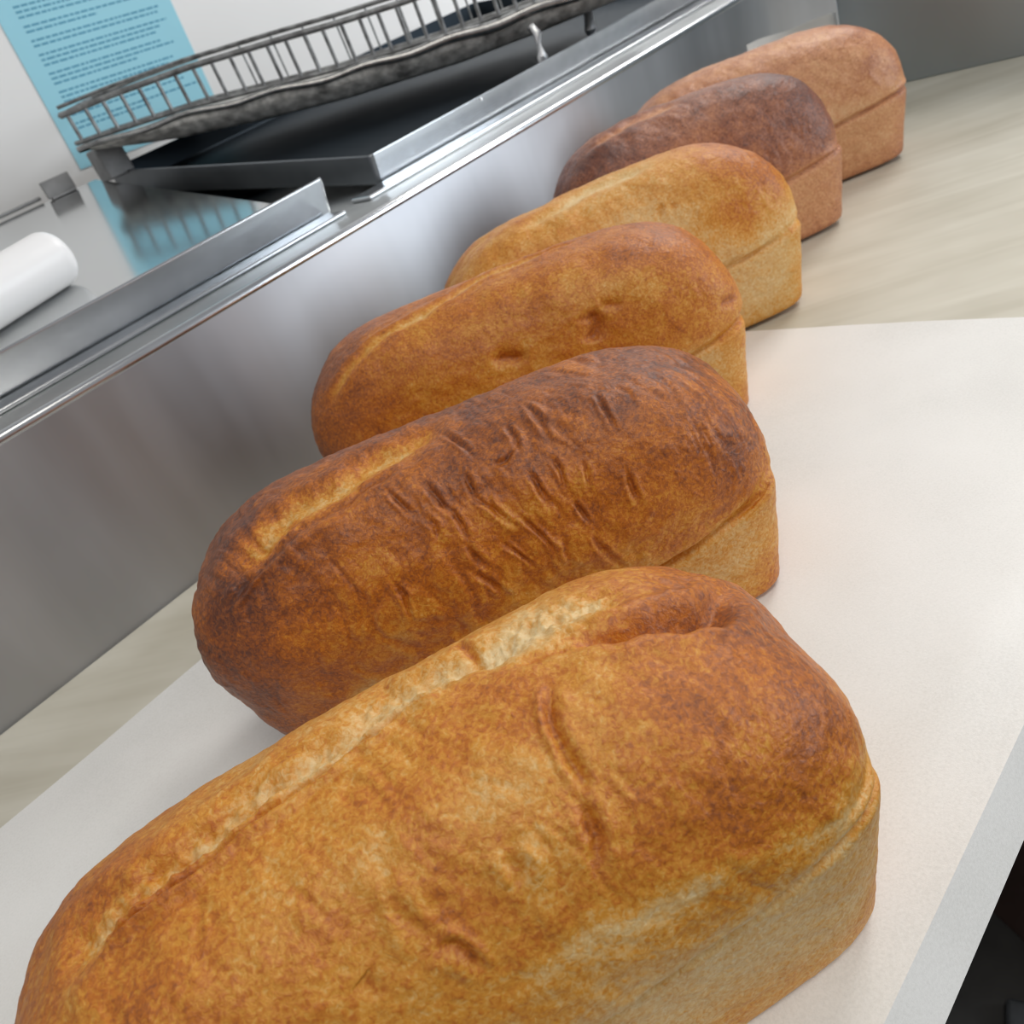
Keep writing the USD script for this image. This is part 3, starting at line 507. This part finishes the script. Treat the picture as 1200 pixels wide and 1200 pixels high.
# white roll lying in the tray
rl = thing('white_roll', 'white plastic roll with a rounded end lying in the left steel tray', 'rolling pin', (0, 0, 0))
ye, yb, rr = 2.985, 2.76, .088
pe, pb = np.array([.885, ye, trayz(ye) + rr * 1.02]), np.array([-.45, yb - .12, trayz(yb - .12) + rr * 1.02])
dv = (pe - pb) / np.linalg.norm(pe - pb)
tt = [0, .2, .4, .6, .8, .93] + [1 - .05 * math.cos(a) for a in np.radians((30, 50, 70, 80))]
ln = np.linalg.norm(pe - pb); prof = [(k * ln, rr) for k in (0, .3, .6, .9)] + [(ln - rr * .62 * (1 - math.sin(a)), rr * math.cos(a) ** .6) for a in np.radians((0, 15, 30, 45, 60, 72, 82, 88))]
obj('body', tube([W(*(pb + dv * k)) for k, _ in prof], np.array([r for _, r in prof]) * H, 28), PLASTIC, rl, 50)
# rod and clip where the tray meets the wall
rd = obj('thin_rod', tube([W(-1.2, 4.13, .915), W(1.27, 4.13, .915)], .008 * H, 8), CLIPM); tag(rd, 'thin dark rod along the back edge of the left tray', 'rod')
cl = thing('metal_clip', 'small grey bent metal clip at the back corner of the left tray', 'clip', W(1.355, 4.09, .905))
obj('plate', box(-.07 * H, .06 * H, -.004, 0, -.002, .062 * H, .0008), CLIPM, cl); obj('foot', box(-.06 * H, .05 * H, -.03 * H, 0, -.004, -.001, .0006), CLIPM, cl)

# ------------------------------------------------------------------ worn tray and wire basket over the second pan
A, B = np.array([1.43, 3.85]), np.array([3.30, 2.44])
dep = np.array([.62, .79]) * .52
def zf(x): return np.interp(x, (1.42, 1.79, 2.297, 2.697, 2.958, 3.4), (1.032, .992, .902, .855, .835, .812))      # tray top along its front edge
def zr(x): return np.interp(x, (1.42, 1.605, 1.863, 2.167, 2.357, 2.581, 3.4), (1.151, 1.146, 1.127, 1.088, 1.060, 1.034, .975))  # basket rim
def zb(x): return zf(x) - np.interp(x, (1.42, 1.6, 1.75, 2.0, 2.7, 3.4), (.022, .062, .09, .105, .105, .085))              # tray underside
sl = thing('worn_tray', 'thick worn mottled grey tray lying tilted over the dark-bottomed pan', 'tray', (0, 0, 0))
nrm_ = np.array([-(B - A)[1], (B - A)[0]]); nrm_ = -nrm_ / np.linalg.norm(nrm_)
rings = []
for k in np.linspace(0, 1, 60):
    p = A + (B - A) * k; e = min(1, k * 14 + .25) ** .5 * min(1, (1 - k) * 14 + .25) ** .5
    t_, b_ = zf(p[0]) - .012, zb(p[0]); wob = (meshkit.fbm(np.array([[k * 22, 0, 0], [k * 22, 4, 0], [k * 22, 8, 0]]), 3, 5) - .5) * .016
    pr = [(-.030 + wob[0], t_ - .012), (-.022 + wob[1], (t_ + b_) / 2 + .01), (.02 + wob[2], b_ + .012), (.06, b_), (1.0 * e, b_ + .02), (1.06 * e, t_ - .02), (1.05 * e, t_), (.0, t_), (-.024, t_ - .003)]
    rings.append([W(*(p + (dep * u if u > .061 else -nrm_ * u)), z) for u, z in pr])
obj('body', loft(rings), SLABM, sl, 40)
kk = np.linspace(0, 1, 50); fp = [A + (B - A) * k for k in kk]
obj('front_rim', tube([W(p[0], p[1], zf(p[0]) - .010 + .006 * math.sin(k * 40)) + np.array([*(nrm_ * .030 * H), 0]) for p, k in zip(fp, kk)], np.interp(kk, (0, .5, .7, 1), (.010, .014, .022, .022)) * H, 8), CHROME, sl, 60)
for x, y, z0_, z1_ in ((2.90, 2.66, .603, .775), (3.24, 2.66, .603, .755)):
    foot = [W(x - .02, y - .01, z0_ + .005), W(x - .025, y - .02, z0_ + .06), W(x + .005, y - .005, z1_ - .03), W(x + .01, y + .02, z1_)]
    obj('foot', tube(foot, np.array([.018, .026, .020, .016]) * H, 10), BRIGHT, sl, 60)
obj('corner_block', box(1.50 * H, 1.62 * H, 3.90 * H, 4.02 * H, TZ + .87 * H, TZ + 1.0 * H, .003), CLIPM, sl)
bk = thing('wire_basket', 'shallow wire basket with close upright bars standing on the worn grey tray', 'basket', (0, 0, 0))
sh = np.array([0, 0, .012 * H])
def fr(k, zz): p = A + (B - A) * k; return W(p[0], p[1], zz(p[0]))
def bkp(k, zz, dz): p = A + (B - A) * k; return W(p[0] + dep[0], p[1] + dep[1], zz(p[0]) + dz)
ks = np.linspace(.0, 1, 40)
obj('front_rim', tube([fr(k, zr) for k in ks], .0118 * H, 8), RIMM, bk, 60)
obj('front_rim', tube([fr(k, zr) + np.array([.02 * H, .03 * H, .030 * H]) for k in ks], .007 * H, 8), RIMM, bk, 60)
obj('back_rim', tube([bkp(k, zr, .035) for k in ks], .007 * H, 8), RIMM, bk, 60)
obj('bottom_rim', tube([fr(k, zf) + sh for k in ks], .009 * H, 8), RIMM, bk, 60)
obj('bottom_rim', tube([bkp(k, zf, .012) for k in ks], .008 * H, 8), RIMM, bk, 60)
for k_ in (0, 1):
    for zz, d0, d1 in ((zr, 0, .035), (zf, .012, .012)):
        obj('side_rim', tube([fr(k_, zz) + np.array([0, 0, d0 * H]), bkp(k_, zz, d1)], .008 * H, 8), RIMM, bk, 60)
for k in np.linspace(.012, .99, 31):
    obj('upright_bar', tube([fr(k, zf) + sh, fr(k, zr)], .0085 * H, 6), RIMM, bk, 60)
for k in np.linspace(.3, .99, 12):
    obj('upright_bar', tube([bkp(k, zf, .012), bkp(k, zr, .035)], .005 * H, 6), RIMM, bk, 60)

# ------------------------------------------------------------------ scrap of paper behind the last loaf, things below the worktop's edge
ns_, rows_ = 14, []
for i in range(ns_):
    t = i / (ns_ - 1); x = 3.30 + .72 * t; y = 1.985 + .03 * math.sin(t * 3) - .02 * t; top = .432 - .088 * t + .004 * math.sin(t * 9)
    rows_.append([(x, y - .03 * (1 - s) ** 2, .01 + (top - .01) * s) for s in np.linspace(0, 1, 8)])
Pp = np.array([[W(*p) for p in r] for r in rows_]).reshape(-1, 3); idx = np.arange(ns_ * 8).reshape(ns_, 8)
Qq = np.stack([idx[:-1, :-1], idx[1:, :-1], idx[1:, 1:], idx[:-1, 1:]], -1).reshape(-1, 4); tr = np.vstack([Qq[:, [0, 1, 2]], Qq[:, [0, 2, 3]]])
nP = len(Pp); eg = np.r_[idx[:, 0], idx[-1, 1:], idx[-2::-1, -1], idx[0, -2:0:-1]]; e2 = np.roll(eg, -1)
sc = obj('paper_scrap', trimesh.Trimesh(np.vstack([Pp, Pp + [0, .0003, 0]]), np.vstack([tr, tr[:, ::-1] + nP, np.c_[eg, e2, e2 + nP], np.c_[eg, e2 + nP, eg + nP]]), process=False), PAPER, None, 40)
tag(sc, 'small upright scrap of white baking paper behind the farthest loaf', 'baking paper')
bd = thing('brown_board', 'dark brown wooden board standing on the floor below the front edge', 'board', (2.22 * H, .86 * H, 0), math.radians(-25))
obj('plank', box(-.012, .012, -.12, .12, 0, .22, .003), BOARDM, bd); obj('plank', box(.016, .04, -.12, .12, 0, .20, .003), BOARDM, bd)
mt_ = thing('rubber_mat', 'grey-black mat on the dark floor below the front edge', 'mat', (1.60 * H, .30 * H, 0), .3)
obj('pad', box(-.12, .10, -.10, .10, 0, .02, .006), MATM, mt_)
